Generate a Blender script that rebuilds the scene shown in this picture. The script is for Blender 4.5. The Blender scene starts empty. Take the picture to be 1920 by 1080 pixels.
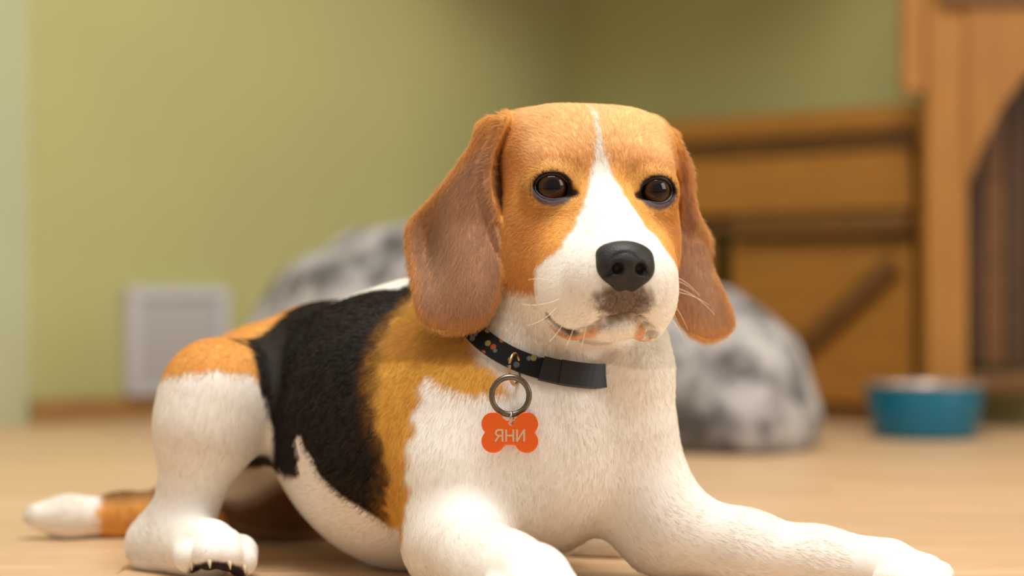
import bpy, bmesh, math, random
import numpy as np
from mathutils import Vector, Matrix

random.seed(4); RNG = np.random.default_rng(4)
scene = bpy.context.scene
COL = scene.collection

# ------------------------------------------------------------------ camera
F = 3733.0            # focal length in pixels of the 1920 px wide frame
CZ = 0.21             # camera height above the floor
cam_d = bpy.data.cameras.new('camera')
cam_d.sensor_width = 36.0
cam_d.lens = F / 1920.0 * 36.0
cam_d.clip_start = 0.05
cam_d.dof.use_dof = True
cam_d.dof.focus_distance = 1.34
cam_d.dof.aperture_fstop = 2.8
cam = bpy.data.objects.new('camera', cam_d)
cam.location = (0, 0, CZ)
cam.rotation_euler = (math.pi / 2, 0, 0)
COL.objects.link(cam)
scene.camera = cam

# ------------------------------------------------------------------ world, lights, exposure
world = bpy.data.worlds.new('world'); scene.world = world
world.use_nodes = True
bg = world.node_tree.nodes['Background']
bg.inputs[0].default_value = (1.0, 0.95, 0.88, 1); bg.inputs[1].default_value = 0.32

def area_light(name, loc, target, size, power, color=(1, 1, 1), size_y=None):
    l = bpy.data.lights.new(name, 'AREA'); l.energy = power; l.color = color
    l.shape = 'RECTANGLE'; l.size = size; l.size_y = size_y or size
    o = bpy.data.objects.new(name, l); COL.objects.link(o)
    o.location = loc
    o.rotation_euler = (Vector(target) - Vector(loc)).to_track_quat('-Z', 'Y').to_euler()
    return o
area_light('ceiling_lamp_light', (0.05, 1.15, 2.1), (0.0, 1.45, 0), 1.2, 43, (1, 0.96, 0.9))
area_light('window_light', (2.6, 0.6, 1.45), (-0.2, 1.8, 0.25), 1.3, 30, (1.0, 0.98, 0.95), 1.5)

vs = scene.view_settings
scene.display_settings.display_device = 'sRGB'
vs.view_transform = 'Standard'; vs.look = 'None'; vs.exposure = 0.40; vs.gamma = 1.0
vs.use_curve_mapping = False

# ------------------------------------------------------------------ helpers
def at(px, py, d):
    """point at distance d from the camera plane that the photograph shows at (px, py)"""
    return np.array([(px - 960) / F * d, d, CZ - (py - 540) / F * d])

def S(r, g, b):
    """sRGB 0-255 to linear"""
    o = []
    for c in (r, g, b):
        c = c / 255.0
        o.append(c / 12.92 if c <= 0.04045 else ((c + 0.055) / 1.055) ** 2.4)
    return tuple(o)

def new_mat(name):
    m = bpy.data.materials.new(name); m.use_nodes = True
    nt = m.node_tree
    return m, nt, nt.nodes['Principled BSDF'], nt.links

def plain(name, col, rough=0.6, metal=0.0, **kw):
    m, nt, b, lk = new_mat(name)
    b.inputs['Base Color'].default_value = (*col, 1)
    b.inputs['Roughness'].default_value = rough
    b.inputs['Metallic'].default_value = metal
    for k, v in kw.items():
        b.inputs[k].default_value = v
    return m

def link(o, parent=None):
    COL.objects.link(o)
    if parent is not None:
        o.parent = parent
        o.matrix_parent_inverse = parent.matrix_world.inverted()
    return o

def mesh_obj(name, verts, faces, mat=None, parent=None, smooth=True):
    me = bpy.data.meshes.new(name)
    me.from_pydata([tuple(v) for v in verts], [], [tuple(f) for f in faces])
    me.update()
    if smooth:
        me.polygons.foreach_set('use_smooth', [True] * len(me.polygons))
    if mat: me.materials.append(mat)
    return link(bpy.data.objects.new(name, me), parent)

def tag(o, label=None, cat=None, group=None, kind=None):
    if label: o['label'] = label
    if cat: o['category'] = cat
    if group: o['group'] = group
    if kind: o['kind'] = kind
    return o

def empty(name, loc):
    o = bpy.data.objects.new(name, None); o.empty_display_size = 0.05
    o.location = loc; COL.objects.link(o)
    bpy.context.view_layer.update()
    return o


def box_verts(x0, x1, y0, y1, z0, z1, bev=0.0):
    """axis aligned box, edges of the top chamfered by bev"""
    if bev <= 0:
        v = [(x0, y0, z0), (x1, y0, z0), (x1, y1, z0), (x0, y1, z0), (x0, y0, z1), (x1, y0, z1), (x1, y1, z1), (x0, y1, z1)]
        f = [(3, 2, 1, 0), (4, 5, 6, 7), (0, 1, 5, 4), (1, 2, 6, 5), (2, 3, 7, 6), (3, 0, 4, 7)]
        return v, f
    b = bev
    v = [(x0, y0, z0), (x1, y0, z0), (x1, y1, z0), (x0, y1, z0), (x0, y0, z1 - b), (x1, y0, z1 - b), (x1, y1, z1 - b), (x0, y1, z1 - b),
         (x0 + b, y0 + b, z1), (x1 - b, y0 + b, z1), (x1 - b, y1 - b, z1), (x0 + b, y1 - b, z1)]
    f = [(3, 2, 1, 0), (8, 9, 10, 11)]
    for i in range(4):
        j = (i + 1) % 4
        f.append((i, j, 4 + j, 4 + i)); f.append((4 + i, 4 + j, 8 + j, 8 + i))
    return v, f
def box_round(name, x0, x1, y0, y1, z0, z1, mat, parent=None, bev=0.004, M=None):
    """box with all edges rounded; M is an optional 4x4 placing it"""
    bm = bmesh.new()
    bmesh.ops.create_cube(bm, size=1)
    for v in bm.verts:
        v.co = Vector(((x0 + x1) / 2 + v.co.x * (x1 - x0), (y0 + y1) / 2 + v.co.y * (y1 - y0), (z0 + z1) / 2 + v.co.z * (z1 - z0)))
    if bev > 0:
        bmesh.ops.bevel(bm, geom=list(bm.edges), offset=bev, segments=2, affect='EDGES', profile=.6)
    if M is not None: bm.transform(M)
    me = bpy.data.meshes.new(name); bm.to_mesh(me); bm.free()
    me.materials.append(mat)
    return link(bpy.data.objects.new(name, me), parent)
def node(nt, t, **kw):
    n = nt.nodes.new(t)
    for k, v in kw.items():
        if k in n.inputs: n.inputs[k].default_value = v
        else: setattr(n, k, v)
    return n
def ramp(nt, stops):
    n = nt.nodes.new('ShaderNodeValToRGB'); e = n.color_ramp.elements
    e[0].position, e[0].color = stops[0][0], (*stops[0][1], 1)
    e[1].position, e[1].color = stops[-1][0], (*stops[-1][1], 1)
    for p, c in stops[1:-1]:
        k = e.new(p); k.color = (*c, 1)
    return n
def wood_material(name, c0, c1, stretch=(1, 14, 14), scale=6, rough=.5, per_object=.12):
    m, nt, b, lk = new_mat(name)
    tc = node(nt, 'ShaderNodeTexCoord'); mp = node(nt, 'ShaderNodeMapping'); mp.inputs['Scale'].default_value = stretch
    oi = node(nt, 'ShaderNodeObjectInfo'); ad = node(nt, 'ShaderNodeVectorMath', operation='ADD')
    cmb = node(nt, 'ShaderNodeCombineXYZ'); ml = node(nt, 'ShaderNodeMath', operation='MULTIPLY'); ml.inputs[1].default_value = 37
    lk.new(oi.outputs['Random'], ml.inputs[0])
    for i in range(3): lk.new(ml.outputs[0], cmb.inputs[i])
    lk.new(tc.outputs['Object'], mp.inputs[0]); lk.new(mp.outputs[0], ad.inputs[0]); lk.new(cmb.outputs[0], ad.inputs[1])
    nz = node(nt, 'ShaderNodeTexNoise', Scale=scale, Detail=5.0, Roughness=.6, Distortion=.6); lk.new(ad.outputs[0], nz.inputs['Vector'])
    cr = ramp(nt, [(.3, c0), (.7, c1)]); lk.new(nz.outputs[0], cr.inputs[0])
    hs = node(nt, 'ShaderNodeHueSaturation'); mr = node(nt, 'ShaderNodeMapRange'); mr.inputs[3].default_value = 1 - per_object; mr.inputs[4].default_value = 1 + per_object
    lk.new(oi.outputs['Random'], mr.inputs[0]); lk.new(mr.outputs[0], hs.inputs['Value']); lk.new(cr.outputs[0], hs.inputs['Color'])
    lk.new(hs.outputs[0], b.inputs['Base Color'])
    b.inputs['Roughness'].default_value = rough
    bp = node(nt, 'ShaderNodeBump', Strength=.08, Distance=.002); lk.new(nz.outputs[0], bp.inputs['Height']); lk.new(bp.outputs[0], b.inputs['Normal'])
    return m
def paint_material(name, col, var=.04):
    m, nt, b, lk = new_mat(name)
    tc = node(nt, 'ShaderNodeTexCoord'); nz = node(nt, 'ShaderNodeTexNoise', Scale=3.0, Detail=3.0); lk.new(tc.outputs['Object'], nz.inputs['Vector'])
    cr = ramp(nt, [(.3, tuple(c * (1 - var) for c in col)), (.7, tuple(min(1, c * (1 + var)) for c in col))])
    lk.new(nz.outputs[0], cr.inputs[0]); lk.new(cr.outputs[0], b.inputs['Base Color']); b.inputs['Roughness'].default_value = .75
    n2 = node(nt, 'ShaderNodeTexNoise', Scale=180.0); lk.new(tc.outputs['Object'], n2.inputs['Vector'])
    bp = node(nt, 'ShaderNodeBump', Strength=.1, Distance=.001); lk.new(n2.outputs[0], bp.inputs['Height']); lk.new(bp.outputs[0], b.inputs['Normal'])
    return m

# ================================================================== the room: floor of planks, green walls meeting in a corner
M_FLOOR = wood_material('laminate_floor', S(198, 160, 122), S(216, 182, 144), (1.2, 9, 9), 5, .42, .05)
M_GAP = plain('floor_underlay', S(150, 112, 74), .8)
_v, _f = box_verts(-3.2, 3.2, -1.6, 4.4, -.03, -.004)
floor = mesh_obj('floor', _v, _f, M_GAP, None, False); tag(floor, kind='structure')
PW, PL = .135, 1.25
_v, _f = box_verts(0, PL - .0008, 0, PW - .0008, -.012, 0, .0012)
_me = bpy.data.meshes.new('plank'); _me.from_pydata(_v, [], _f); _me.materials.append(M_FLOOR)
_row = 0; _y = .52
while _y < 4.0:
    _off = (_row * .47) % PL
    _x = -2.0 - _off
    while _x < 2.4:
        if True:
            _o = bpy.data.objects.new('plank', _me); _o.location = (_x, _y, 0); link(_o, floor)
        _x += PL
    _y += PW; _row += 1

CORNER = np.array([.10, 3.75]); DL = np.array([-.78, -.62]); DR = np.array([.72, -.694])
M_GREEN = paint_material('green_wall_paint', S(176, 174, 116))
M_GREEN2 = paint_material('pale_green_wall_paint', S(186, 190, 152))
def wall_slab(name, p, q, out, h, mat, th=.1, z0=0):
    """vertical slab between plan points p and q, thickness away from the room"""
    p = np.array(p); q = np.array(q); o = np.array(out)
    pts = [p, q, q + o * th, p + o * th]
    v = [(a[0], a[1], z0) for a in pts] + [(a[0], a[1], h) for a in pts]
    f = [(0, 1, 5, 4), (1, 2, 6, 5), (2, 3, 7, 6), (3, 0, 4, 7), (4, 5, 6, 7), (3, 2, 1, 0)]
    ob = mesh_obj(name, v, f, mat, None, False)
    return tag(ob, kind='structure')
LEFT_END = CORNER + DL * 1.085
DN = np.array([.62, -.78])
wall_slab('wall_back', CORNER, LEFT_END, -DN, 2.5, M_GREEN)
wall_slab('wall_right', CORNER, CORNER + DR * 3.4, np.array([.694, .72]), 2.5, M_GREEN)
_dl2 = norm2 = np.array([-.55, -.83])
wall_slab('wall_left', LEFT_END, LEFT_END + _dl2 * 1.6, np.array([-.83, .55]), 2.5, M_GREEN2)
M_BASE = wood_material('baseboard_wood', S(150, 108, 62), S(172, 128, 78), (1, 10, 10), 6, .5, .05)
wall_slab('baseboard_back', CORNER + DN * .014, LEFT_END + DN * .014, -DN, .037, M_BASE, .0135)

def plan_matrix(origin, xdir):
    """local x along xdir, local y away from the viewer side, z up"""
    x = Vector((xdir[0], xdir[1], 0)).normalized(); z = Vector((0, 0, 1)); y = z.cross(x)
    M = Matrix((x, y, z)).transposed().to_4x4(); M.translation = Vector((origin[0], origin[1], 0)); return M

# square wall panel near the floor
M_PANEL = plain('white_plastic', S(196, 193, 197), .45); M_PANEL2 = plain('grey_plastic', S(178, 174, 174), .5)
_w = CORNER + DL * .925 + DN * .0155
vent = empty('wall_panel', (_w[0], _w[1], .037))
tag(vent, 'square white plastic cover panel low on the green wall', 'wall panel')
MV = plan_matrix(_w, -DL)
W_, H_ = .182, .172; Z_ = .0385
for _x0, _x1, _z0, _z1 in ((0, W_, Z_, Z_ + .018), (0, W_, Z_ + H_ - .018, Z_ + H_), (0, .02, Z_ + .018, Z_ + H_ - .018), (W_ - .02, W_, Z_ + .018, Z_ + H_ - .018)):
    box_round('frame', _x0, _x1, -.010, .0155, _z0, _z1, M_PANEL, vent, .003, MV)
box_round('cover', .0205, W_ - .0205, -.004, .0155, Z_ + .0185, Z_ + H_ - .0185, M_PANEL2, vent, .002, MV)

# ------------------------------------------------------------------ wooden storage bench along the right wall
M_PINE = wood_material('oiled_pine', S(150, 98, 32), S(170, 116, 44), (2, 2, 16), 5, .45, .08)
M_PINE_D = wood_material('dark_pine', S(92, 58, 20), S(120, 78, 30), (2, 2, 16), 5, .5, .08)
BR = np.array([.622, 3.02]); BD = np.array([-.72, .694])          # right front corner, direction towards the far left end
MB = plan_matrix(BR + BD * .66, -BD)                                # local x runs 0 (far left) .. .66 (near right)
bench = empty('storage_bench', tuple(BR + BD * .33) + (0,))
tag(bench, 'orange pine storage bench with a thick lid along the right wall', 'bench')
LB = .66
box_round('lid', -.02, LB + .015, -.025, .15, .452, .490, M_PINE, bench, .006, MB)
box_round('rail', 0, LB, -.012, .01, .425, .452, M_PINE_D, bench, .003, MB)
box_round('drawer_front', 0.02, LB - .02, -.006, .012, .330, .424, M_PINE, bench, .004, MB)
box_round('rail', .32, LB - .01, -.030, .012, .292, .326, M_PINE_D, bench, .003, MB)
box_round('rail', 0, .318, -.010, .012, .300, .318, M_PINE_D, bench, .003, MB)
box_round('door', .015, .26, -.006, .012, .03, .288, M_PINE, bench, .004, MB)
box_round('door', .30, LB - .02, -.006, .012, .03, .288, M_PINE, bench, .004, MB)
box_round('side_panel', 0, .014, .0125, .145, 0, .45, M_PINE, bench, .002, MB)
box_round('side_panel', LB - .014, LB, .0125, .145, 0, .45, M_PINE, bench, .002, MB)
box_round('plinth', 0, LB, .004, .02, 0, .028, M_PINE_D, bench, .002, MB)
_br = Matrix.Translation((.50, -.014, .155)) @ Matrix.Rotation(math.radians(-38), 4, 'Y')
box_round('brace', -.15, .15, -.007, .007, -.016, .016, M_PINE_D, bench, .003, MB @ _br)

# ------------------------------------------------------------------ tall wooden frame at the right edge
M_BOARD = wood_material('shaded_board', S(62, 38, 14), S(84, 52, 18), (16, 16, 2), 4, .55, .06)  # shade inside the frame put into the board colour
M_POST = wood_material('pine_post', S(152, 100, 36), S(168, 114, 46), (16, 16, 2), 4, .45, .06)
tower = empty('wooden_bunk_frame', (.70, 3.0, 0))
tag(tower, 'tall orange pine furniture frame with a slanted bracket at the right edge', 'furniture')
def px_box(name, x0, x1, d0, d1, z0, z1, mat, bev=.005):
    k = lambda p: (p - 960) / F * d0
    return box_round(name, k(x0), k(x1), d0, d1, z0, z1, mat, tower, bev)
px_box('post', 1738, 1815, 2.90, 2.96, 0, .95, M_POST)
px_box('post', 1692, 1736, 2.905, 2.935, .495, .95, M_POST)
# bracket panel with a slanted, slightly hollow lower edge
_pts = [(1812, -110), (2040, -110), (2040, 90), (1925, 138), (1880, 200), (1845, 268), (1815, 345)]
_fr = [at(a, b, 2.895) for a, b in _pts]; _bk = [p + np.array([0, .03, 0]) for p in _fr]
n_ = len(_fr)
_fc = [tuple(range(n_ - 1, -1, -1)), tuple(range(n_, 2 * n_))] + [(i, (i + 1) % n_, n_ + (i + 1) % n_, n_ + i) for i in range(n_)]
mesh_obj('bracket', _fr + _bk, _fc, M_POST, tower, False)
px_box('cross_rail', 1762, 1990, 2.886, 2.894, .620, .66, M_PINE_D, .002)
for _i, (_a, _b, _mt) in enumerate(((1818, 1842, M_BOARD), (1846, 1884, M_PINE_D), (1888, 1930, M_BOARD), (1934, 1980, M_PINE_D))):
    px_box('board', _a, _b, 2.975, 2.99, .095, .60, _mt, .003)  # dark tones carry the shade of the recess
px_box('shade_shelf', 1816, 2060, 2.93, 2.99, .62, .65, M_PINE)  # hidden board added to keep light off the boards below
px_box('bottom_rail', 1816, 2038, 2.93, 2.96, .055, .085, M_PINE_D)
# unseen deck added over the bench to shade it and the right wall
box_round('shade_platform', -.30, .62, -.36, .15, .955, .985, M_PINE, tower, .006, MB)
px_box('post', 2040, 2110, 2.90, 2.96, 0, .95, M_POST)

# ------------------------------------------------------------------ blue bowl
def lathe(name, prof, mat, loc, parent=None, n=64):
    vs_, fs_ = [], []
    for r_, z_ in prof:
        for i in range(n):
            a_ = 2 * math.pi * i / n; vs_.append((r_ * math.cos(a_), r_ * math.sin(a_), z_))
    for j in range(len(prof) - 1):
        for i in range(n):
            a_ = j * n + i; b_ = j * n + (i + 1) % n
            fs_.append((a_, b_, b_ + n, a_ + n))
    o = mesh_obj(name, vs_, fs_, mat)
    o.location = loc
    if parent is not None:
        bpy.context.view_layer.update(); o.parent = parent; o.matrix_parent_inverse = parent.matrix_world.inverted()
    return o
M_BLUE = plain('teal_plastic', S(0, 98, 124), .35); M_INS = plain('brushed_steel', S(185, 165, 155), .35, .6)
_bc = at(1733, 815, 2.80); _bl = (_bc[0], 2.80, 0)
bowl = empty('pet_bowl', _bl); tag(bowl, 'teal blue pet bowl on the floor before the wooden bench', 'bowl')
lathe('bowl_body', [(.0, .0), (.066, 0), (.070, .002), (.0735, .012), (.078, .04), (.0825, .070), (.0815, .0725), (.079, .0722), (.075, .04), (.069, .014), (0, .012)], M_BLUE, _bl, bowl)
lathe('rim', [(.0785, .0728), (.084, .0728), (.0855, .0745), (.0845, .0772), (.0805, .0775), (.078, .072), (.0735, .05), (.062, .0305), (0, .030), (0, .029), (.063, .0293), (.0745, .0495)], M_INS, _bl, bowl)['label'] = 'pale metal rim and dish'

# ================================================================== the dog: signed distance sculpting
#@@DOG
def norm(v):
    v = np.asarray(v, float); return v / np.linalg.norm(v)

class Field:
    """sampled signed distance field with local evaluation of each primitive"""
    def __init__(s, lo, hi, h):
        s.lo = np.array(lo, float); s.h = h
        s.n = np.ceil((np.array(hi) - s.lo) / h).astype(int) + 1
        s.f = np.full(tuple(s.n), 1.0, np.float32)
        s.ax = [(s.lo[i] + h * np.arange(s.n[i])).astype(np.float32) for i in range(3)]
    def sub(s, lo, hi, m):
        a = np.clip(np.floor((np.array(lo) - m - s.lo) / s.h).astype(int), 0, s.n - 1)
        b = np.clip(np.ceil((np.array(hi) + m - s.lo) / s.h).astype(int) + 1, 1, s.n)
        sl = tuple(slice(a[i], b[i]) for i in range(3))
        X = s.ax[0][sl[0]][:, None, None]; Y = s.ax[1][sl[1]][None, :, None]; Z = s.ax[2][sl[2]][None, None, :]
        return sl, X, Y, Z
    def at(s, P):
        q = (P - s.lo) / s.h; i = np.clip(np.floor(q).astype(int), 0, s.n - 2); t = q - i
        return sum(s.f[i[0] + a, i[1] + b, i[2] + c] * (t[0] if a else 1 - t[0]) * (t[1] if b else 1 - t[1]) * (t[2] if c else 1 - t[2]) for a in (0, 1) for b in (0, 1) for c in (0, 1))
    def hit(s, px, py, d):
        while d < 1.75:
            P = at(px, py, d)
            if s.at(P) < 0: return P
            d += .0006
        return at(px, py, 1.3)
    def union(s, prim, k):
        lo, hi, fn = prim
        sl, X, Y, Z = s.sub(lo, hi, k + 2 * s.h)
        a = s.f[sl]; b = fn(X, Y, Z).astype(np.float32)
        if k > 0:
            h = np.maximum(k - np.abs(a - b), 0) / k
            s.f[sl] = np.minimum(a, b) - h * h * k * 0.25
        else:
            s.f[sl] = np.minimum(a, b)
    def cut(s, prim, k):
        lo, hi, fn = prim
        sl, X, Y, Z = s.sub(lo, hi, k + 2 * s.h)
        a = s.f[sl]; b = -fn(X, Y, Z).astype(np.float32)
        if k > 0:
            h = np.maximum(k - np.abs(a - b), 0) / k
            s.f[sl] = np.maximum(a, b) + h * h * k * 0.25
        else:
            s.f[sl] = np.maximum(a, b)
    def mesh(s):
        """naive surface nets"""
        f = s.f; ins = f < 0
        nx, ny, nz = f.shape
        c = np.zeros((nx - 1, ny - 1, nz - 1), np.uint8)
        for i in (0, 1):
            for j in (0, 1):
                for k in (0, 1):
                    c += ins[i:nx - 1 + i, j:ny - 1 + j, k:nz - 1 + k]
        ids = np.flatnonzero((c > 0) & (c < 8)); del c
        cy, cz = ny - 1, nz - 1
        I = ids // (cy * cz); J = (ids // cz) % cy; K = ids % cz
        corner = [(i, j, k) for i in (0, 1) for j in (0, 1) for k in (0, 1)]
        val = np.stack([f[I + i, J + j, K + k] for i, j, k in corner], 1)
        acc = np.zeros((len(ids), 3)); cnt = np.zeros(len(ids))
        for a in range(8):
            for b in range(a + 1, 8):
                ca, cb = np.array(corner[a]), np.array(corner[b])
                if np.abs(ca - cb).sum() != 1: continue
                va, vb = val[:, a], val[:, b]
                m = (va < 0) != (vb < 0)
                t = np.where(m, va / np.where(m, va - vb, 1), 0)
                p = ca[None] + t[:, None] * (cb - ca)[None]
                acc += p * m[:, None]; cnt += m
        v = (np.stack([I, J, K], 1) + acc / cnt[:, None]) * s.h + s.lo
        quads = []
        st = (cy * cz, cz, 1)
        for ax in range(3):
            sl0 = [slice(None)] * 3; sl1 = [slice(None)] * 3
            sl0[ax] = slice(0, -1); sl1[ax] = slice(1, None)
            e = ins[tuple(sl0)] != ins[tuple(sl1)]
            o1, o2 = [(1, 2), (2, 0), (0, 1)][ax]
            for o in (o1, o2):
                z = [slice(None)] * 3; z[o] = 0; e[tuple(z)] = False
                z[o] = -1; e[tuple(z)] = False
            w = np.argwhere(e)
            base = w[:, 0] * st[0] + w[:, 1] * st[1] + w[:, 2]
            q = np.stack([base - st[o1] - st[o2], base - st[o2], base, base - st[o1]], 1)
            flip = ~ins[w[:, 0], w[:, 1], w[:, 2]]
            q[flip] = q[flip][:, ::-1]
            quads.append(np.searchsorted(ids, q))
        return v, np.concatenate(quads)

def sphere_cone(p1, r1, p2, r2):
    """round cone between two balls"""
    p1 = np.array(p1, float); p2 = np.array(p2, float)
    lo = np.minimum(p1 - r1, p2 - r2); hi = np.maximum(p1 + r1, p2 + r2)
    ba = p2 - p1; l2 = ba @ ba
    if l2 < 1e-10:
        def fn(X, Y, Z): return np.sqrt((X - p1[0])**2 + (Y - p1[1])**2 + (Z - p1[2])**2) - r1
        return lo, hi, fn
    rr = r1 - r2; a2 = l2 - rr * rr; il2 = 1 / l2
    def fn(X, Y, Z):
        px, py, pz = X - p1[0], Y - p1[1], Z - p1[2]
        y = px * ba[0] + py * ba[1] + pz * ba[2]; z = y - l2
        x2 = (px * l2 - ba[0] * y)**2 + (py * l2 - ba[1] * y)**2 + (pz * l2 - ba[2] * y)**2
        y2 = y * y * l2; z2 = z * z * l2
        kk = math.copysign(1, rr) * rr * rr * x2
        d = (np.sqrt(x2 * a2 * il2) + y * rr) * il2 - r1
        d = np.where(np.sign(y) * a2 * y2 < kk, np.sqrt(x2 + y2) * il2 - r1, d)
        d = np.where(np.sign(z) * a2 * z2 > kk, np.sqrt(x2 + z2) * il2 - r2, d)
        return d
    return lo, hi, fn

def ellipsoid(c, ax, rad):
    """c centre, ax 3x3 rows = axes, rad radii"""
    c = np.array(c, float); A = np.array(ax, float); rad = np.array(rad, float)
    ext = np.sqrt(((A * rad[:, None])**2).sum(0))
    def fn(X, Y, Z):
        px, py, pz = X - c[0], Y - c[1], Z - c[2]
        q = [(px * A[i, 0] + py * A[i, 1] + pz * A[i, 2]) for i in range(3)]
        k0 = np.sqrt(sum((q[i] / rad[i])**2 for i in range(3)))
        k1 = np.sqrt(sum((q[i] / rad[i]**2)**2 for i in range(3)))
        return k0 * (k0 - 1) / np.maximum(k1, 1e-6)
    return c - ext, c + ext, fn

# ---- head frame: r to the dog's left (viewer's right), u up, f along the muzzle
HO = at(1131, 353, 1.36)
_ya, _ro = math.radians(10.5), math.radians(1.5)
Hf = np.array([math.sin(_ya), -math.cos(_ya), 0.0])
_r0 = np.array([math.cos(_ya), math.sin(_ya), 0.0]); _u0 = np.array([0, 0, 1.0])
Hr = math.cos(_ro) * _r0 - math.sin(_ro) * _u0
Hu = math.cos(_ro) * _u0 + math.sin(_ro) * _r0
HA = np.stack([Hr, Hu, Hf])
def hp(r, u, f): return HO + 0.01 * (r * Hr + u * Hu + f * Hf)
def hvec(r, u, f): return r * Hr + u * Hu + f * Hf
def hloc(P): return (np.asarray(P) - HO) @ HA.T * 100
def hell(c, rad, rot=None):
    A = HA if rot is None else rot @ HA
    return ellipsoid(hp(*c), A, np.array(rad) * 0.01)
def hcone(a, ra, b, rb): return sphere_cone(hp(*a), ra * 0.01, hp(*b), rb * 0.01)
def hpix(px, py, f):
    """head-frame (r,u) of the point at forward offset f shown at (px,py)"""
    o = np.array([0, 0, CZ]); v = np.array([(px - 960) / F, 1, -(py - 540) / F])
    t = (f * .01 - (o - HO) @ Hf) / (v @ Hf)
    q = hloc(o + t * v); return q[0], q[1]
def rot_about(axis, deg):
    return np.array(Matrix.Rotation(math.radians(deg), 3, Vector(axis)))

def poly_sdf(PX, PY, poly):
    d = np.full(np.broadcast(PX, PY).shape, 1e9); sgn = np.zeros(d.shape, bool)
    n = len(poly)
    for i in range(n):
        ax, ay = poly[i]; bx, by = poly[(i + 1) % n]
        ex, ey = bx - ax, by - ay
        wx, wy = PX - ax, PY - ay
        t = np.clip((wx * ex + wy * ey) / (ex * ex + ey * ey), 0, 1)
        d = np.minimum(d, (wx - t * ex)**2 + (wy - t * ey)**2)
        cnd = ((ay <= PY) & (by > PY)) | ((by <= PY) & (ay > PY))
        xin = ax + (PY - ay) / (ey if abs(ey) > 1e-9 else 1e-9) * ex
        sgn ^= cnd & (PX < xin)
    d = np.sqrt(d)
    return np.where(sgn, -d, d)

def smooth_poly(pts, it=2):
    p = np.array(pts, float)
    for _ in range(it):
        q = np.roll(p, -1, 0)
        p = np.stack([0.75 * p + 0.25 * q, 0.25 * p + 0.75 * q], 1).reshape(-1, 2)
    return p

def ear_prim(outline, f0, th):
    """hanging ear flap: outline in (r,u) cm, f0(r,u) mid surface, th half thickness"""
    poly = smooth_poly(outline)
    mn, mx = poly.min(0), poly.max(0)
    gr, gu = np.meshgrid(np.linspace(mn[0], mx[0], 12), np.linspace(mn[1], mx[1], 12))
    ff = f0(gr, gu)
    cs = np.array([hp(a, b, c) for a in (mn[0] - .5, mx[0] + .5) for b in (mn[1] - .5, mx[1] + .5) for c in (ff.min() - .6, ff.max() + .6)])
    def fn(X, Y, Z):
        px, py, pz = X - HO[0], Y - HO[1], Z - HO[2]
        r, u, f = [100 * (px * a[0] + py * a[1] + pz * a[2]) for a in HA]
        # 2-D distance from a lookup grid
        h = 0.1
        gx = np.arange(mn[0] - 3, mx[0] + 3, h); gy = np.arange(mn[1] - 3, mx[1] + 3, h)
        T = poly_sdf(gx[:, None], gy[None, :], poly)
        x = np.clip((r - gx[0]) / h, 0, len(gx) - 1.001); y = np.clip((u - gy[0]) / h, 0, len(gy) - 1.001)
        i = x.astype(int); j = y.astype(int); x = x - i; y = y - j
        d2 = (T[i, j] * (1 - x) + T[i + 1, j] * x) * (1 - y) + (T[i, j + 1] * (1 - x) + T[i + 1, j + 1] * x) * y
        m0 = f0(r, u); e = 0.1
        gx_ = (f0(r + e, u) - m0) / e; gy_ = (f0(r, u + e) - m0) / e
        dn = np.abs(f - m0) / np.sqrt(1 + gx_**2 + gy_**2) - th
        k = 0.5
        hh = np.maximum(k - np.abs(d2 - dn), 0) / k
        return 0.01 * (np.maximum(d2, dn) + hh * hh * k * 0.25)
    return cs.min(0), cs.max(0), fn

SM = lambda x, a, b: (lambda t: t * t * (3 - 2 * t))(np.clip((x - a) / (b - a), 0, 1))

def chain(fd, pts, k):
    """pts: (px, py, d, radius m)"""
    for a, b in zip(pts[:-1], pts[1:]):
        fd.union(sphere_cone(at(*a[:3]), a[3], at(*b[:3]), b[3]), k)


# ears: outlines traced as points of the photograph, each at its own forward offset
def interp(x, xs, ys): return np.interp(x, xs, ys)
def ear_right_f(r, u):
    base = -4.4 + 0.40 * (r + 6.4) + 1.7 * SM(-u, 2.0, 9.0)
    base = base + 1.0 * np.exp(-((r + 8.3) / 1.7)**2 - ((u + 6.5) / 5)**2)          # swelling of the flap
    base = base - 1.3 * np.exp(-((r + 11.0) / 1.0)**2 - ((u + 4.5) / 2.6)**2)       # dent behind the back edge
    fold = interp(u, [-6, -4.5, -2.5, -0.3, 1.2, 2.6, 4.6], [-5.6, -5.9, -6.5, -7.15, -7.25, -7.0, -6.2])
    lip = 0.35 * np.exp(-((r - fold + .25) / .3)**2)
    drop = SM(r, fold, fold + 0.8) * SM(u, -5.8, -4.0)
    return base + lip * SM(u, -5.5, -4.0) - 2.0 * drop
def ear_left_f(r, u):
    base = -4.9 - 0.42 * (r - 6.0)
    base = base + 0.9 * np.exp(-((r - 7.9) / 1.6)**2 - ((u + 7.5) / 3.6)**2)
    base = base - 0.9 * np.exp(-((r - 9.9) / .8)**2 - ((u + 4.5) / 2.0)**2)
    edge = interp(u, [-3, -1, 1, 3, 4.5], [8.0, 8.0, 7.7, 7.0, 6.2])
    return base + (0.9 * np.exp(-((r - edge) / .7)**2) - 1.9 * SM(edge - r, .7, 1.5)) * SM(u, -3.2, -1.0)   # rolled upper edge, hollow inside
def to_ru(pts, ff):
    out = []
    for px, py in pts:
        f = -5.0
        for _ in range(4):
            r, u = hpix(px, py, f); f = float(ff(np.float64(r), np.float64(u)))
        out.append((r, u))
    return out
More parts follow.
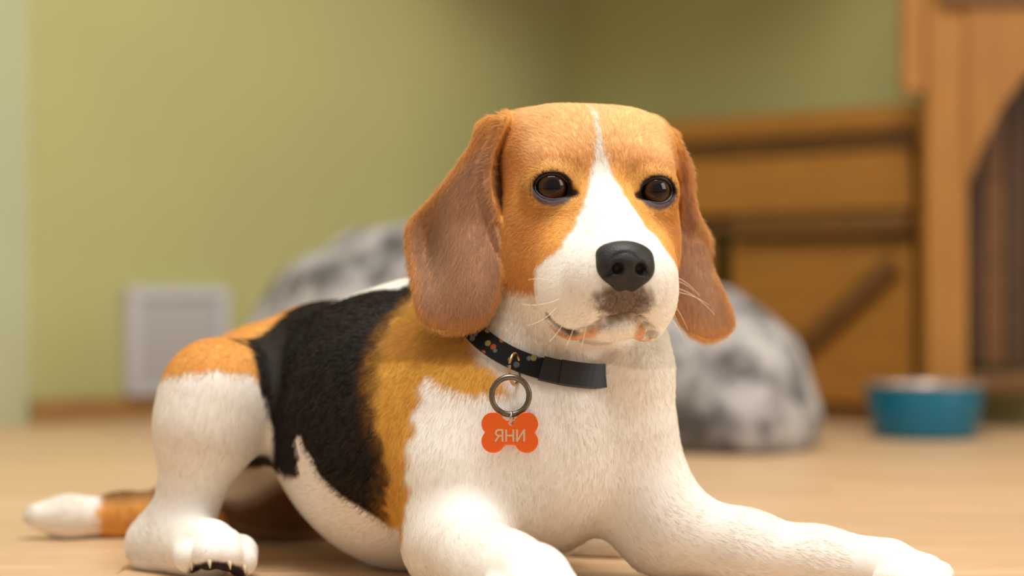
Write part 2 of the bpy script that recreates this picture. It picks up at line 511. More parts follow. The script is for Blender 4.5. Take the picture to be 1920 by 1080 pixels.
EAR_R = to_ru([(965, 218), (930, 212), (902, 228), (868, 290), (830, 340), (790, 385), (759, 420), (759, 455), (768, 520), (776, 585), (800, 612), (850, 626), (900, 617), (934, 580), (950, 500), (958, 450), (968, 390), (975, 330), (985, 270)], ear_right_f)
EAR_L = to_ru([(1205, 225), (1240, 224), (1275, 258), (1297, 310), (1306, 370), (1311, 405), (1336, 445), (1341, 510), (1366, 560), (1381, 602), (1368, 625), (1330, 641), (1290, 626), (1263, 595), (1252, 540), (1246, 490), (1240, 440), (1235, 380), (1225, 300), (1205, 260)], ear_left_f)

EYE = {s: (s * 3.58, -0.05, -0.36) for s in (-1, 1)}
EYE_R = 1.30
def hcut_chain(fd, pts, rad, k):
    for a, b in zip(pts[:-1], pts[1:]):
        fd.cut(hcone(a, rad, b, rad), k)
def cut_chain(fd, pts, k):
    for a, b in zip(pts[:-1], pts[1:]):
        fd.cut(sphere_cone(at(*a[:3]), a[3], at(*b[:3]), b[3]), k)

CN = norm((.225, -.62, .753)); CC = np.array([.0332, 1.4314, .1995]); NC = 120
CPATH, CRAD, CWID = [], [], []
def collar_path(fd):
    e1 = norm(np.cross(CN, (0, 1, 0))); e2 = np.cross(CN, e1); rr = []
    dv = [e1 * math.cos(2 * math.pi * i / NC) + e2 * math.sin(2 * math.pi * i / NC) for i in range(NC)]
    for v in dv:
        r_ = .03
        while r_ < .076 and fd.at(CC + v * r_) < 0: r_ += .0006
        rr.append(r_)
    rr = np.array(rr)
    for _ in range(4): rr = (rr + np.roll(rr, 1) + np.roll(rr, -1)) / 3
    P = np.array([CC + dv[i] * (rr[i] + .0015) for i in range(NC)])
    T = np.roll(P, -1, 0) - np.roll(P, 1, 0); T /= np.linalg.norm(T, axis=1, keepdims=True)
    e = .002; G = []
    for p, v in zip(P, dv):
        p = p - v * .004
        g = np.array([fd.at(p + e * a) - fd.at(p - e * a) for a in np.eye(3)]); G.append(g)
    G = np.array(G)
    for _ in range(8): G = (G + np.roll(G, 1, 0) + np.roll(G, -1, 0)) / 3
    G -= (G * T).sum(1, keepdims=True) * T; G /= np.linalg.norm(G, axis=1, keepdims=True)
    W = np.cross(T, G); W *= np.sign((W @ CN))[:, None]
    lf = np.zeros(NC)
    for i in range(NC):
        while lf[i] < .012 and min(fd.at(P[i] + W[i] * w + G[i] * lf[i]) for w in (-.0075, -.004, 0, .004, .0075)) < .0006: lf[i] += .0004
    lf = np.maximum(lf, np.maximum(np.roll(lf, 1), np.roll(lf, -1)))
    for _ in range(5): lf = (lf + np.roll(lf, 1) + np.roll(lf, -1)) / 3
    P = P + G * lf[:, None]
    CPATH.extend(P); CRAD.extend(G); CWID.extend(W)

def sculpt_dog(h):
    fd = Field((-0.43, 1.15, -0.004), (0.36, 1.80, 0.362), h)
    U = fd.union
    # trunk
    chain(fd, [(900, 800, 1.465, .086), (790, 808, 1.505, .097), (714, 772, 1.54, .079), (606, 714, 1.60, .053), (500, 778, 1.66, .068)], .04)
    chain(fd, [(850, 690, 1.52, .063), (960, 690, 1.46, .062)], .04)          # withers to neck
    chain(fd, [(965, 790, 1.44, .076), (1010, 820, 1.425, .072)], .035)       # fore chest
    chain(fd, [(1010, 850, 1.415, .055), (1030, 900, 1.42, .040)], .025)
    chain(fd, [(1010, 900, 1.46, .050), (1025, 960, 1.50, .036)], .03)      # breast bone
    # haunches
    chain(fd, [(520, 800, 1.66, .070), (560, 930, 1.70, .060)], .03)
    chain(fd, [(490, 772, 1.625, .066), (412, 738, 1.505, .037)], .022)       # near thigh
    chain(fd, [(405, 742, 1.495, .039), (388, 800, 1.49, .035), (370, 870, 1.49, .0225), (352, 945, 1.49, .0185), (300, 1018, 1.495, .0205)], .02)
    chain(fd, [(300, 1024, 1.495, .0205), (390, 1030, 1.445, .0225)], .02)    # hind foot
    # neck
    chain(fd, [(985, 760, 1.45, .066), (1038, 640, 1.435, .054), (1068, 500, 1.425, .054)], .03)
    # fore legs
    chain(fd, [(885, 790, 1.425, .052), (862, 890, 1.40, .041), (852, 1012, 1.38, .0325)], .02)
    chain(fd, [(852, 1020, 1.38, .0325), (945, 1080, 1.28, .0255), (995, 1098, 1.225, .027)], .018)
    chain(fd, [(1110, 800, 1.43, .047), (1178, 892, 1.42, .037), (1244, 988, 1.41, .0305)], .02)
    chain(fd, [(1248, 992, 1.41, .0305), (1400, 1030, 1.395, .0235), (1530, 1050, 1.38, .0195), (1665, 1068, 1.365, .0215)], .02)
    # far hind foot under the chest
    chain(fd, [(1000, 1000, 1.60, .02), (1110, 1008, 1.57, .0185), (1165, 1015, 1.555, .0155)], .015)
    # tail
    chain(fd, [(470, 930, 1.72, .028), (330, 957, 1.70, .0185), (230, 968, 1.685, .0158), (130, 970, 1.67, .0142), (72, 968, 1.665, .0108)], .02)
    # toes
    for x, y, d in ((1718, 1060, 1.360), (1738, 1072, 1.350), (1738, 1086, 1.338), (1705, 1092, 1.330)):
        U(sphere_cone(at(x - 34, y - 2, d + .004), .0130, at(x + 22, y + 8, d), .0105), .0035)
    for x, y, d in ((352, 1040, 1.43), (388, 1034, 1.42), (424, 1036, 1.42), (450, 1047, 1.43)):
        U(sphere_cone(at(x, y - 12, d + .02), .0130, at(x + 3, y + 6, d - .004), .0112), .003)
    for x, y, d in ((952, 1120, 1.20), (992, 1110, 1.185), (1030, 1110, 1.19), (1056, 1120, 1.205)):
        U(sphere_cone(at(x - 8, y - 12, d + .02), .0140, at(x + 6, y + 14, d - .012), .0117), .003)
    # ---------------- head
    U(hell((0, 0.8, -6.0), (5.9, 4.7, 6.2)), .02)                 # skull
    U(hell((0, 2.7, -3.8), (4.7, 2.9, 3.6)), .025)                # forehead
    for s in (-1, 1):
        U(hell((s * 3.2, 2.9, -5.2), (2.6, 2.6, 3.2)), .02)       # corner of the skull
        U(hell((s * 2.9, 1.6, -1.35), (2.0, 1.35, 1.8)), .016)    # brow
        U(hell((s * 3.6, -2.4, -3.2), (2.45, 3.4, 3.6)), .02)     # cheek
        U(hell((s * 3.1, -5.6, -2.8), (2.5, 2.7, 3.8)), .025)     # jaw corner
    U(hcone((0, -1.3, -1.2), 2.6, (-.1, -5.0, 6.2), 1.75), .015)  # muzzle bridge
    for s in (-1, 1):
        U(hcone((s * 1.7, -3.0, -0.6), 2.0, (s * 1.55 - .1, -6.0, 5.2), 1.95), .016)   # sides of the muzzle
        U(hell((s * 1.85 - .1, -7.0, 4.4), (1.95, 2.5, 3.1)), .014)   # flews
        U(hell((s * 2.15 - .1, -8.1, 3.6), (1.55, 1.75, 2.6)), .010)
    for s in (-1, 1):
        U(hell((s * 3.0, -5.6, 1.2), (1.75, 2.6, 3.2)), .015)     # muzzle to cheek
    U(hell((-3.35, -7.5, 2.9), (1.45, 2.05, 2.4)), .012)
    U(hell((2.75, -7.5, 2.9), (1.45, 2.05, 2.4)), .012)
    U(hell((-.15, -6.5, 6.1), (1.8, 1.9, 1.35)), .012)            # front of the upper lip
    U(hcone((0, -8.0, -2.5), 2.8, (-.1, -8.8, 3.2), 1.5), .006)   # lower jaw
    U(hell((-.15, -9.35, 4.3), (1.9, 1.0, 1.9)), .006)            # chin
    for s in (-1, 1):
        U(hell((s * 2.5 - .1, -9.55, 3.3), (1.0, .75, 1.8)), .006)    # lower lip
    fd.cut(hcone((-.15, -8.9, 8.2), .10, (-.15, -7.3, 8.6), .10), .006)
    # mouth line
    mouth = [(1027, 596), (1037, 609), (1051, 619), (1076, 627), (1101, 619), (1122, 608), (1143, 599), (1165, 594), (1183, 592), (1200, 600), (1212, 613), (1220, 628), (1222, 640)]
    mp_ = [fd.hit(px, py, 1.24) for px, py in mouth]
    global MOUTH; MOUTH = mp_
    for i, (a, b) in enumerate(zip(mp_[:-1], mp_[1:])):
        fd.cut(sphere_cone(a, .0016 if i > 1 else .0026, b, .0016 if i > 1 else .0022), .004)
    # eye sockets
    for s in (-1, 1):
        U(hell((EYE[s][0], -0.05, -0.42), (1.75, 1.45, 1.5)), .012)
    collar_path(fd)
    # ears
    U(ear_prim(EAR_R, ear_right_f, 0.24), .004)
    U(ear_prim(EAR_L, ear_left_f, 0.24), .004)
    U(hcone((-4.6, 4.2, -6.4), 1.3, (-6.9, 4.1, -6.2), 0.75), .014)    # ear roots
    U(hcone((4.6, 4.2, -6.4), 1.3, (6.0, 4.2, -6.6), 0.8), .014)
    for s in (-1, 1):
        A = rot_about((0, 1, 0), s * 14)
        fd.cut(hell((EYE[s][0] + s * .1, -0.05, 1.0), (1.18, .92, 1.9), A), .002)
        fd.cut(hell((EYE[s][0] - s * 1.0, -0.45, 1.2), (.55, .28, .9), A), .003)   # inner corner
    chain(fd, [(1196, 640, 1.405, .020), (1190, 700, 1.395, .023), (1185, 790, 1.405, .030)], .02)   # fold of skin over the end of the collar
    np.maximum(fd.f, -fd.ax[2][None, None, :], out=fd.f)          # rests flat on the floor
    return fd

def noise3(P, sc, seed=0):
    """cheap smooth noise in -1..1"""
    g = np.random.default_rng(seed); o = np.zeros(len(P))
    for i in range(6):
        k = g.normal(size=3); k /= np.linalg.norm(k)
        o += np.sin(P @ k * sc * (0.7 + 0.25 * i) * 6.283 + g.uniform(0, 6.28))
    return o / 3.2

FD = sculpt_dog(0.0017)
V, Q = FD.mesh()

# ---- coat colours, in the dog's own frames
WHITE = np.array(S(242, 237, 229)); TAN = np.array(S(214, 138, 52)); BLACK = np.array(S(34, 27, 22))
PALE = np.array(S(240, 184, 112)); BROWN = np.array(S(180, 126, 84)); LIPG = np.array(S(100, 74, 56)); RIM = np.array(S(38, 30, 28))
GOLD = np.array(S(198, 132, 36))
BA = np.array([-.694, .719, 0]); BN = np.array([-.719, -.694, 0]); BO = at(900, 800, 1.46)
def seg_dist(P, a, b):
    a = np.array(a); b = np.array(b); e = b - a
    t = np.clip((P - a) @ e / (e @ e), 0, 1)
    return np.linalg.norm(P - a - t[:, None] * e, axis=1)
def mix(c, d, m): return c * (1 - m[:, None]) + d * m[:, None]

def coat(P):
    N = len(P)
    n1 = noise3(P, 28, 1); n2 = noise3(P, 90, 2); n3 = noise3(P, 9, 3)
    q = hloc(P); r, u, f = q.T
    s = (P - BO) @ BA + .004 * n1 + .002 * n2; lat = (P - BO) @ BN; z = P[:, 2] + .003 * n1 + .0015 * n2
    # ---------------- body
    c = np.tile(WHITE, (N, 1))
    up = SM(z, 0, .004)
    zb = np.interp(s, [-.1, .0116, .015, .025, .038, .053, .065, .077, .084, .3], [.033, .0353, .041, .051, .060, .0727, .0913, .106, .075, .07])
    flank = SM(z - zb, -.003, .003)
    front = SM(s, -.034, -.026)                        # behind the shoulder line
    c = mix(c, GOLD, front * flank)
    se = np.interp(z, [.041, .0556, .076, .0945, .113, .131, .153, .172, .187, .202, .24], [.0142, .0075, -.0066, -.004, .004, .010, .0163, .0225, .0254, .0274, .03])
    blk = SM(s - se, -.006, .005) * flank
    c = mix(c, BLACK * (1 + .25 * n3[:, None]), blk)
    c = mix(c, GOLD * .6, SM(-np.abs(s - se - .004), -.012, -.004) * flank * (.35 + .3 * n1))
    ridge = SM(-lat, -.034, -.028) * SM(z, .19, .196) * SM(s, .05, .06) * SM(-s, -.14, -.13)
    c = mix(c, WHITE, ridge)
    # neck: tan on the sides and nape, white throat
    nk = at(1010, 700, 1.44)
    azi = np.degrees(np.arctan2(P[:, 0] - nk[0], -(P[:, 1] - nk[1]))) + 2.5 * n1
    side = np.maximum(SM(np.interp(z, [.13, .145, .175, .2], [-15, -16, -36, -42]) - azi, -4, 4), SM(azi, 75, 88))
    hi = SM(z - np.interp(s, [-.08, -.07, -.057, -.046, -.032], [.135, .1345, .136, .1385, .146]), -.003, .004)
    neckzone = SM(-s, .016, .024)
    c = mix(c, GOLD, side * hi * neckzone)
    # haunch: tan rump, white leg
    rump = SM(s, .185, .2)
    c = mix(c, TAN, rump * SM(z, .06, .09))
    legd = np.minimum(seg_dist(P, at(412, 738, 1.505), at(385, 800, 1.49)), seg_dist(P, at(385, 800, 1.49), at(300, 1018, 1.495)))
    onleg = SM(-legd, -.058, -.050) * SM(-(P[:, 1]), -1.575, -1.55)
    ztop = np.interp(P[:, 0], [-.25, -.231, -.215, -.2, -.1895, -.184], [.1445, .1486, .1493, .1472, .1431, .13]) + .002 * n1
    tanx = np.interp(z, [.14, .15, .164, .17, .18], [-.188, -.190, -.196, -.208, -.21])
    c = mix(c, TAN, onleg * SM(z - ztop, -.002, .002) * SM(tanx - P[:, 0], -.003, .003))
    c = mix(c, WHITE, onleg * SM(ztop - z, -.002, .002) * SM(np.interp(z, [.02, .09, .112, .1315], [-.165, -.172, -.179, -.1835]) - P[:, 0], -.002, .003))
    # inner thigh of the far hind leg, its shade put into the colour; far foot
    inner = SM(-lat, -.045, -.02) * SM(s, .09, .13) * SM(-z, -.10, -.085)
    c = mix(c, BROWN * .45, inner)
    foot = SM(-seg_dist(P, at(1000, 1000, 1.60), at(1165, 1015, 1.555)), -.035, -.026) * (P[:, 1] > 1.51)
    c = mix(c, WHITE, foot)
    # tail
    td = seg_dist(P, at(470, 930, 1.72), at(66, 966, 1.665))
    ont = SM(-td, -.034, -.03) * (P[:, 1] > 1.60) * (P[:, 0] < -.24)
    tc = mix(np.tile(TAN, (N, 1)), BLACK * 2, SM(P[:, 2], .024, .036) * .7)
    tc = mix(tc, WHITE, SM(-(P[:, 0] + .003 * n2), .343, .35))
    c = mix(c, tc, ont)
    # ---------------- head
    hz = np.clip(SM(u, -11.6, -10.6) * SM(f, -11, -10), 0, 1)     # inside the head frame
    hc = mix(np.tile(TAN, (N, 1)), PALE, SM(u, .6, 3.2) * SM(f, -7, -4) * SM(-np.abs(r), -5.8, -4.5))
    m = r + 0.25 + .12 * n2 + .1 * n1 + .06 * np.clip(u - 1, 0, 5)
    w = np.interp(u, [-9, -5.7, -4.3, -2.5, -1, .5, 2, 3, 5.2, 6], [4.9, 4.75, 3.6, 2.25, 1.45, .85, .42, .3, .12, .0])
    blaze = SM(w - np.abs(m), -.14, .14) * SM(f, -6, -4)
    blaze = np.where(u < -3.5, blaze * SM(f + .1 * n2, 1.2, 2.0), blaze)
    throat = SM(-(u + .25 * n1), 7.0, 7.5)
    hc = mix(hc, WHITE, np.maximum(blaze, throat))
    # dark tan under the eyes
    for sd in (-1, 1):
        e = np.hypot((r - sd * 3.3) / 2.2, (u + 1.6) / 1.6)
        hc = mix(hc, TAN * .72, SM(-e, -1.1, -.2) * (1 - blaze) * (f > -2) * .6)
        e = np.hypot((r - sd * 2.1) / .9, (u - .9) / 1.0)
        hc = mix(hc, TAN * .6, SM(-e, -1.1, -.2) * (1 - blaze) * (f > -2) * .55)
    # grey brown lip below the nose
    lp = np.hypot((r + .15) / 2.0, (u + 7.6) / 1.35)
    hc = mix(hc, LIPG, SM(-lp + .12 * n2, -1.18, -.65) * SM(f, 4.6, 5.8) * .92)
    md = np.min(((P[:, None] - np.array(MOUTH)[None])**2).sum(2), 1)**.5 if N < 60000 else np.concatenate([np.min(((pp[:, None] - np.array(MOUTH)[None])**2).sum(2), 1)**.5 for pp in np.array_split(P, N // 40000 + 1)])
    MP = np.array(MOUTH)
    for i0, i1 in ((1, 5), (9, 12)):
        mq = hloc(MP[i0:i1 + 1]); o_ = np.argsort(mq[:, 0])
        line = np.interp(r, mq[o_, 0], mq[o_, 1]); low = SM(line - u, .0, .12) * SM(u - line, -1.35, -.85)
        low = low * SM(r, mq[:, 0].min() - .3, mq[:, 0].min() + .2) * SM(-r, -mq[:, 0].max() - .3, -mq[:, 0].max() + .2) * SM(f, 1.0, 1.8)
        hc = mix(hc, TAN * np.array([.95, .85, .8]), low * .85)
    mc = np.minimum(seg_dist(P, MOUTH[0], MOUTH[1]), seg_dist(P, MOUTH[1], MOUTH[3]))
    hc = mix(hc, RIM * 1.4, SM(-mc, -.0048, -.0022) * .92)
    hc = mix(hc, LIPG * .8, SM(-md, -.0065, -.002) * .6)
    # eyelid rims
    for sd in (-1, 1):
        ex, ey = (r - EYE[sd][0] - sd * .1), (u + .05)
        e = np.hypot(ex / 1.12, ey / .86)
        hc = mix(hc, TAN * .5, SM(-e, -1.95, -1.25) * SM(f, -2.2, -1.5) * .75)
        hc = mix(hc, RIM, SM(-e, -1.32, -1.16) * SM(f, -1.5, -1))
        e3 = np.hypot(ex / 1.3, (ey + .30) / .98)
        hc = mix(hc, np.array(S(82, 74, 78)), SM(-e3, -1.12, -.98) * SM(-ey, .05, .3) * SM(e, 1.02, 1.1) * SM(f, -1.5, -1) * .9)
        e2 = np.hypot((ex + sd * 1.25) / .5, (ey + .42) / .3)
        hc = mix(hc, RIM * 1.3, SM(-e2, -1.3, -.8) * SM(f, -1.5, -1) * .9)
    c = mix(c, hc, hz * (np.abs(r) < 7.6) * SM(-P[:, 1], -1.485, -1.47))
    # ears
    for sd, poly, ff in ((-1, EAR_R, ear_right_f), (1, EAR_L, ear_left_f)):
        d2 = poly_sdf(r, u, smooth_poly(poly)); dn = np.abs(f - ff(r, u))
        on = SM(-d2, -.35, -.15) * SM(-dn, -.75, -.5)
        ec = mix(np.tile(BROWN, (N, 1)), TAN * 1.0, SM(d2, -.9, -.1) * .8)
        ec = mix(ec, BROWN * .62, np.exp(-((np.abs(r) - 10.6) / 1.0)**2 - ((u + 4.0) / 1.8)**2) * .6)
        ec = mix(ec, TAN, SM(u, 1.5, 4.0) * .7)
        ec = mix(ec, TAN, SM(-u, 8.0, 9.6) * .6)
        c = mix(c, ec, on)
    # pads of the near hind foot
    pad = SM(-np.hypot((P[:, 0] - at(408, 1060, 1.42)[0]) / .021, (P[:, 2] - .006) / .011), -1.1, -.9) * (P[:, 1] < 1.424)
    c = mix(c, BLACK * 1.6, pad)
    return np.clip(c, 0, 1)

def strand_tone(c, amt):
    """strands shade one another, so saturated mid tones get a lighter pigment than the look they give"""
    mxc = c.max(1); sat = 1 - c.min(1) / np.maximum(mxc, 1e-4)
    w = SM(mxc, .08, .35) * SM(sat, .25, .6)
    return c ** (1 - amt * w)[:, None]
def coat_material(name, rough, hair=False):
    m, nt, b, lk = new_mat(name)
    a = nt.nodes.new('ShaderNodeAttribute'); a.attribute_name = 'coat'
    lk.new(a.outputs['Color'], b.inputs['Base Color'])
    b.inputs['Roughness'].default_value = rough
    b.inputs['Specular IOR Level'].default_value = 0.25
    if hair:
        tr = nt.nodes.new('ShaderNodeBsdfTranslucent'); lk.new(a.outputs['Color'], tr.inputs[0])
        ms = nt.nodes.new('ShaderNodeMixShader'); ms.inputs[0].default_value = .48
        lk.new(b.outputs[0], ms.inputs[1]); lk.new(tr.outputs[0], ms.inputs[2])
        lk.new(ms.outputs[0], nt.nodes['Material Output'].inputs[0])
    return m
M_SKIN = coat_material('short_coat', 0.8)
M_HAIR = coat_material('fur_strands', 0.6, True)


DOG_BASE = np.array([-0.05, 1.48, 0.0])
dog = mesh_obj('dog', V - DOG_BASE, Q, M_SKIN)
dog.location = DOG_BASE
bpy.context.view_layer.update()
tag(dog, 'tricolour beagle lying on the wooden floor, wearing a black collar', 'dog')
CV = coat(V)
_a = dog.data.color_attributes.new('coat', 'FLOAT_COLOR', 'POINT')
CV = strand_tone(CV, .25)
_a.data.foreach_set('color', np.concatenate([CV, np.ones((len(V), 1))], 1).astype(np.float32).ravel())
_n = np.empty(len(V) * 3, np.float32); dog.data.vertex_normals.foreach_get('vector', _n); VN = _n.reshape(-1, 3).astype(float)

# ------------------------------------------------------------------ fur
def unit(a): return a / np.maximum(np.linalg.norm(a, axis=-1, keepdims=True), 1e-9)
FLOW = []
def fl_h(p, d):
    FLOW.append((hp(*p), hvec(*d)))
def fl_b(px, py, dd, v): FLOW.append((at(px, py, dd), np.array(v, float)))
fl_h((-.2, -3, 6.5), (0, .5, -1)); fl_h((-.2, -1, 3), (0, .6, -1)); fl_h((-.2, .6, 1), (0, 1, -.5)); fl_h((0, 3, 0), (0, .8, -.8)); fl_h((0, 5.4, -4), (0, .2, -1)); fl_h((0, 5.5, -8), (0, -.2, -1))
for _s in (-1, 1):
    fl_h((_s * 2.2, -5.5, 6), (_s * .8, -.3, -1)); fl_h((_s * 3.4, -6.5, 4), (_s * .3, -.5, -1)); fl_h((_s * 2.4, -8.6, 5.5), (_s * .7, -.8, -.4)); fl_h((_s * 1.0, -7.8, 7.5), (_s * .5, -1, 0))
    fl_h((_s * 2.2, -2.5, 2.0), (_s * .6, .1, -1)); fl_h((_s * 3.4, -2.3, .6), (_s * .8, -.5, -.8)); fl_h((_s * 5.4, -1.5, -2), (_s * .4, -.4, -1)); fl_h((_s * 5.4, -4.5, -2), (_s * .2, -.7, -.8))
    fl_h((_s * 4.8, -6.5, -1), (_s * .2, -.7, -.9)); fl_h((_s * 2.3, 2.6, 0), (_s * .35, .8, -.6)); fl_h((_s * 4.2, 2.2, -1.5), (_s * .8, .5, -.8)); fl_h((_s * 5.6, 1.5, -4), (_s * .5, 0, -1))
    fl_h((_s * 4.5, 4.8, -5), (_s * .8, .1, -.8)); fl_h((_s * 2.2, .6, .6), (_s * .1, 1, -.3))
fl_h((-7.5, 3.5, -6), (-.6, -1, 0)); fl_h((-9, 0, -6), (-.5, -1, 0)); fl_h((-11.5, -2.5, -7), (-.6, -1, 0)); fl_h((-8, -3, -5), (-.1, -1, .1)); fl_h((-9, -8, -5), (0, -1, .1)); fl_h((-11.5, -7, -7), (-.1, -1, 0)); fl_h((-6.6, -6, -4.3), (.2, -1, 0))
fl_h((6.5, 3.5, -6), (.6, -1, 0)); fl_h((7.8, 0, -6), (.3, -1, 0)); fl_h((8, -4, -5.5), (.1, -1, .1)); fl_h((8.5, -9, -5), (.1, -1, .1)); fl_h((10, -6, -7), (.2, -1, 0))
fl_h((-.2, -9.8, 4.5), (0, -.4, -1)); fl_h((0, -11, 0), (0, -.5, -1))
fl_b(1020, 650, 1.375, (0, -.1, -1)); fl_b(900, 660, 1.385, (-.4, .1, -1)); fl_b(1150, 680, 1.40, (.4, .1, -1)); fl_b(1000, 780, 1.35, (0, -.1, -1)); fl_b(900, 800, 1.36, (-.2, 0, -1)); fl_b(1130, 820, 1.37, (.25, 0, -1)); fl_b(1040, 930, 1.38, (0, .4, -1))
fl_b(820, 650, 1.42, (-.6, .4, -.7)); fl_b(760, 720, 1.39, (-.5, .3, -.8)); fl_b(780, 850, 1.37, (-.2, .1, -1)); fl_b(840, 950, 1.345, (.1, -.2, -1)); fl_b(900, 1010, 1.30, (.5, -1, -.4)); fl_b(1000, 1060, 1.20, (.4, -1, -.4))
fl_b(1190, 900, 1.38, (.4, 0, -1)); fl_b(1300, 980, 1.37, (1, -.1, -.3)); fl_b(1500, 1020, 1.36, (1, -.05, -.15)); fl_b(1700, 1050, 1.34, (1, -.05, -.3))
fl_b(700, 600, 1.45, (-.75, .7, -.25)); fl_b(650, 760, 1.41, (-.75, .6, -.6)); fl_b(720, 930, 1.40, (-.6, .5, -.7)); fl_b(600, 640, 1.50, (-.75, .7, -.3)); fl_b(560, 800, 1.44, (-.7, .5, -.7)); fl_b(600, 960, 1.43, (-.7, .6, -.3)); fl_b(500, 640, 1.53, (-.7, .5, -.5))
fl_b(650, 560, 1.57, (-.7, .72, 0)); fl_b(430, 640, 1.50, (-.6, .1, -.8)); fl_b(400, 740, 1.455, (-.1, 0, -1)); fl_b(380, 850, 1.46, (-.15, 0, -1)); fl_b(340, 960, 1.47, (-.2, -.3, -1)); fl_b(300, 1010, 1.475, (.7, -.8, -.5)); fl_b(400, 1020, 1.42, (.3, -1, -.3))
fl_b(350, 950, 1.69, (-1, -.05, 0)); fl_b(100, 960, 1.66, (-1, -.05, 0))
FP = np.array([p for p, d in FLOW]); FDIR = unit(np.array([d for p, d in FLOW]))
def flow(P):
    out = np.zeros_like(P); B = 20000
    for i in range(0, len(P), B):
        q = P[i:i + B]
        d2 = ((q[:, None] - FP[None])**2).sum(2) + 1e-5
        w = d2**-2.0
        out[i:i + B] = (w[:, :, None] * FDIR[None]).sum(1) / w.sum(1)[:, None]
    return unit(out)

def grow_fur(name, n_strands):
    A, B, C, D = (V[Q[:, i]] for i in range(4))
    area = 0.5 * np.linalg.norm(np.cross(C - A, D - B), axis=1)
    cen = (A + B + C + D) / 4; nrm = unit(VN[Q].mean(1))
    hq = hloc(cen)
    headm = (hq[:, 1] > -12) & (cen[:, 1] < 1.48) & ((cen - BO) @ BA < .02)
    dens = np.where(headm, 3.2, 1.0)
    dens = dens * np.where(nrm[:, 1] > .55, .35, 1)                     # far side needs fewer
    dens = dens * np.where((cen[:, 2] < .012) & (nrm[:, 2] < -.3), 0, 1)
    for sd in (-1, 1):
        e = np.hypot((hq[:, 0] - EYE[sd][0] - sd * .1) / 1.12, (hq[:, 1] + .05) / .86)
        e3 = np.hypot((hq[:, 0] - EYE[sd][0] - sd * .1) / 1.3, (hq[:, 1] + .35) / .98)
        dens[((e < 1.16) | ((e3 < 1.0) & (hq[:, 1] < -.2))) & (hq[:, 2] > -2.5)] = 0
    e = np.hypot((hq[:, 0] + .15) / 1.85, (hq[:, 1] + 5.3) / 1.6)
    dens[(e < 1) & (hq[:, 2] > 5.5)] = 0
    cp_ = np.array(CPATH)
    nearc = np.flatnonzero(np.linalg.norm(cen - CC, axis=1) < .1)
    dd = np.min(((cen[nearc][:, None] - cp_[None])**2).sum(2), 1)
    dens[nearc[dd < .0068**2]] = 0
    pr = area * dens; pr /= pr.sum()
    fi = RNG.choice(len(Q), n_strands, p=pr)
    a, b = RNG.random((2, n_strands, 1))
    q4 = Q[fi]
    P = (V[q4[:, 0]] * (1 - a) + V[q4[:, 1]] * a) * (1 - b) + (V[q4[:, 3]] * (1 - a) + V[q4[:, 2]] * a) * b
    N = unit(VN[q4].mean(1)); h = hloc(P)
    T = flow(P) + np.where(headm[fi], .15, .06)[:, None] * np.stack([noise3(P, 35, 11), noise3(P, 35, 12), noise3(P, 35, 13)], 1) + .13 * RNG.normal(size=P.shape)
    T = unit(T - (T * N).sum(1, keepdims=True) * N)
    hm = headm[fi]
    L = np.where(hm, .0062, .0068)
    muz = SM(h[:, 2], 0, 3) * hm
    L = L * (1 - .45 * muz)
    ear = hm & (np.abs(h[:, 0]) > 6.2)
    L = np.where(ear, .0075, L)
    edge = np.hypot((np.abs(h[:, 0]) - 3.6) / 1.12, (h[:, 1] + .05) / .86)
    L = np.where(hm & (h[:, 2] > -2) & (edge < 2.0), L * np.clip((edge - .75) / 1.25, .25, 1), L)
    for pc in (at(995, 1110, 1.21), at(410, 1045, 1.43), at(1715, 1080, 1.35)):
        L = L * (1 - .55 * SM(-np.linalg.norm(P - pc, axis=1), -.055, -.03))
    L = L * RNG.uniform(.65, 1.2, n_strands)
    lift = np.radians(np.where(hm, 15, 8) + RNG.normal(0, 4, n_strands))[:, None]
    ts = np.array([0, .35, .7, 1.0])
    pts = np.empty((n_strands, 4, 3))
    for i, t in enumerate(ts):
        pts[:, i] = P - N * .0004 + L[:, None] * (T * t * np.cos(lift) + N * np.sin(lift) * (t - .45 * t * t))
    pts[:, :, 2] = np.maximum(pts[:, :, 2], .0004)
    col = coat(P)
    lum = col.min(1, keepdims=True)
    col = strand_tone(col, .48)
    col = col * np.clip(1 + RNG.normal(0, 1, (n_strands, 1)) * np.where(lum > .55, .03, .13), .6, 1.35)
    hc = bpy.data.hair_curves.new(name)
    hc.add_curves([4] * n_strands)
    hc.attributes['position'].data.foreach_set('vector', (pts - DOG_BASE).astype(np.float32).ravel())
    rad = hc.attributes.get('radius') or hc.attributes.new('radius', 'FLOAT', 'POINT')
    base = np.where(hm, .000085, .00011)[:, None] * np.array([1, .9, .65, .2])[None]
    rad.data.foreach_set('value', base.astype(np.float32).ravel())
    ca = hc.attributes.new('coat', 'FLOAT_COLOR', 'CURVE')
    ca.data.foreach_set('color', np.concatenate([np.clip(col, 0, 1), np.ones((n_strands, 1))], 1).astype(np.float32).ravel())
    hc.materials.append(M_HAIR)
    o = bpy.data.objects.new(name, hc); COL.objects.link(o); o.parent = dog
    o['kind'] = 'stuff'; o['label'] = 'short dense white, tan and black coat'
    return o

grow_fur('fur', 600000)

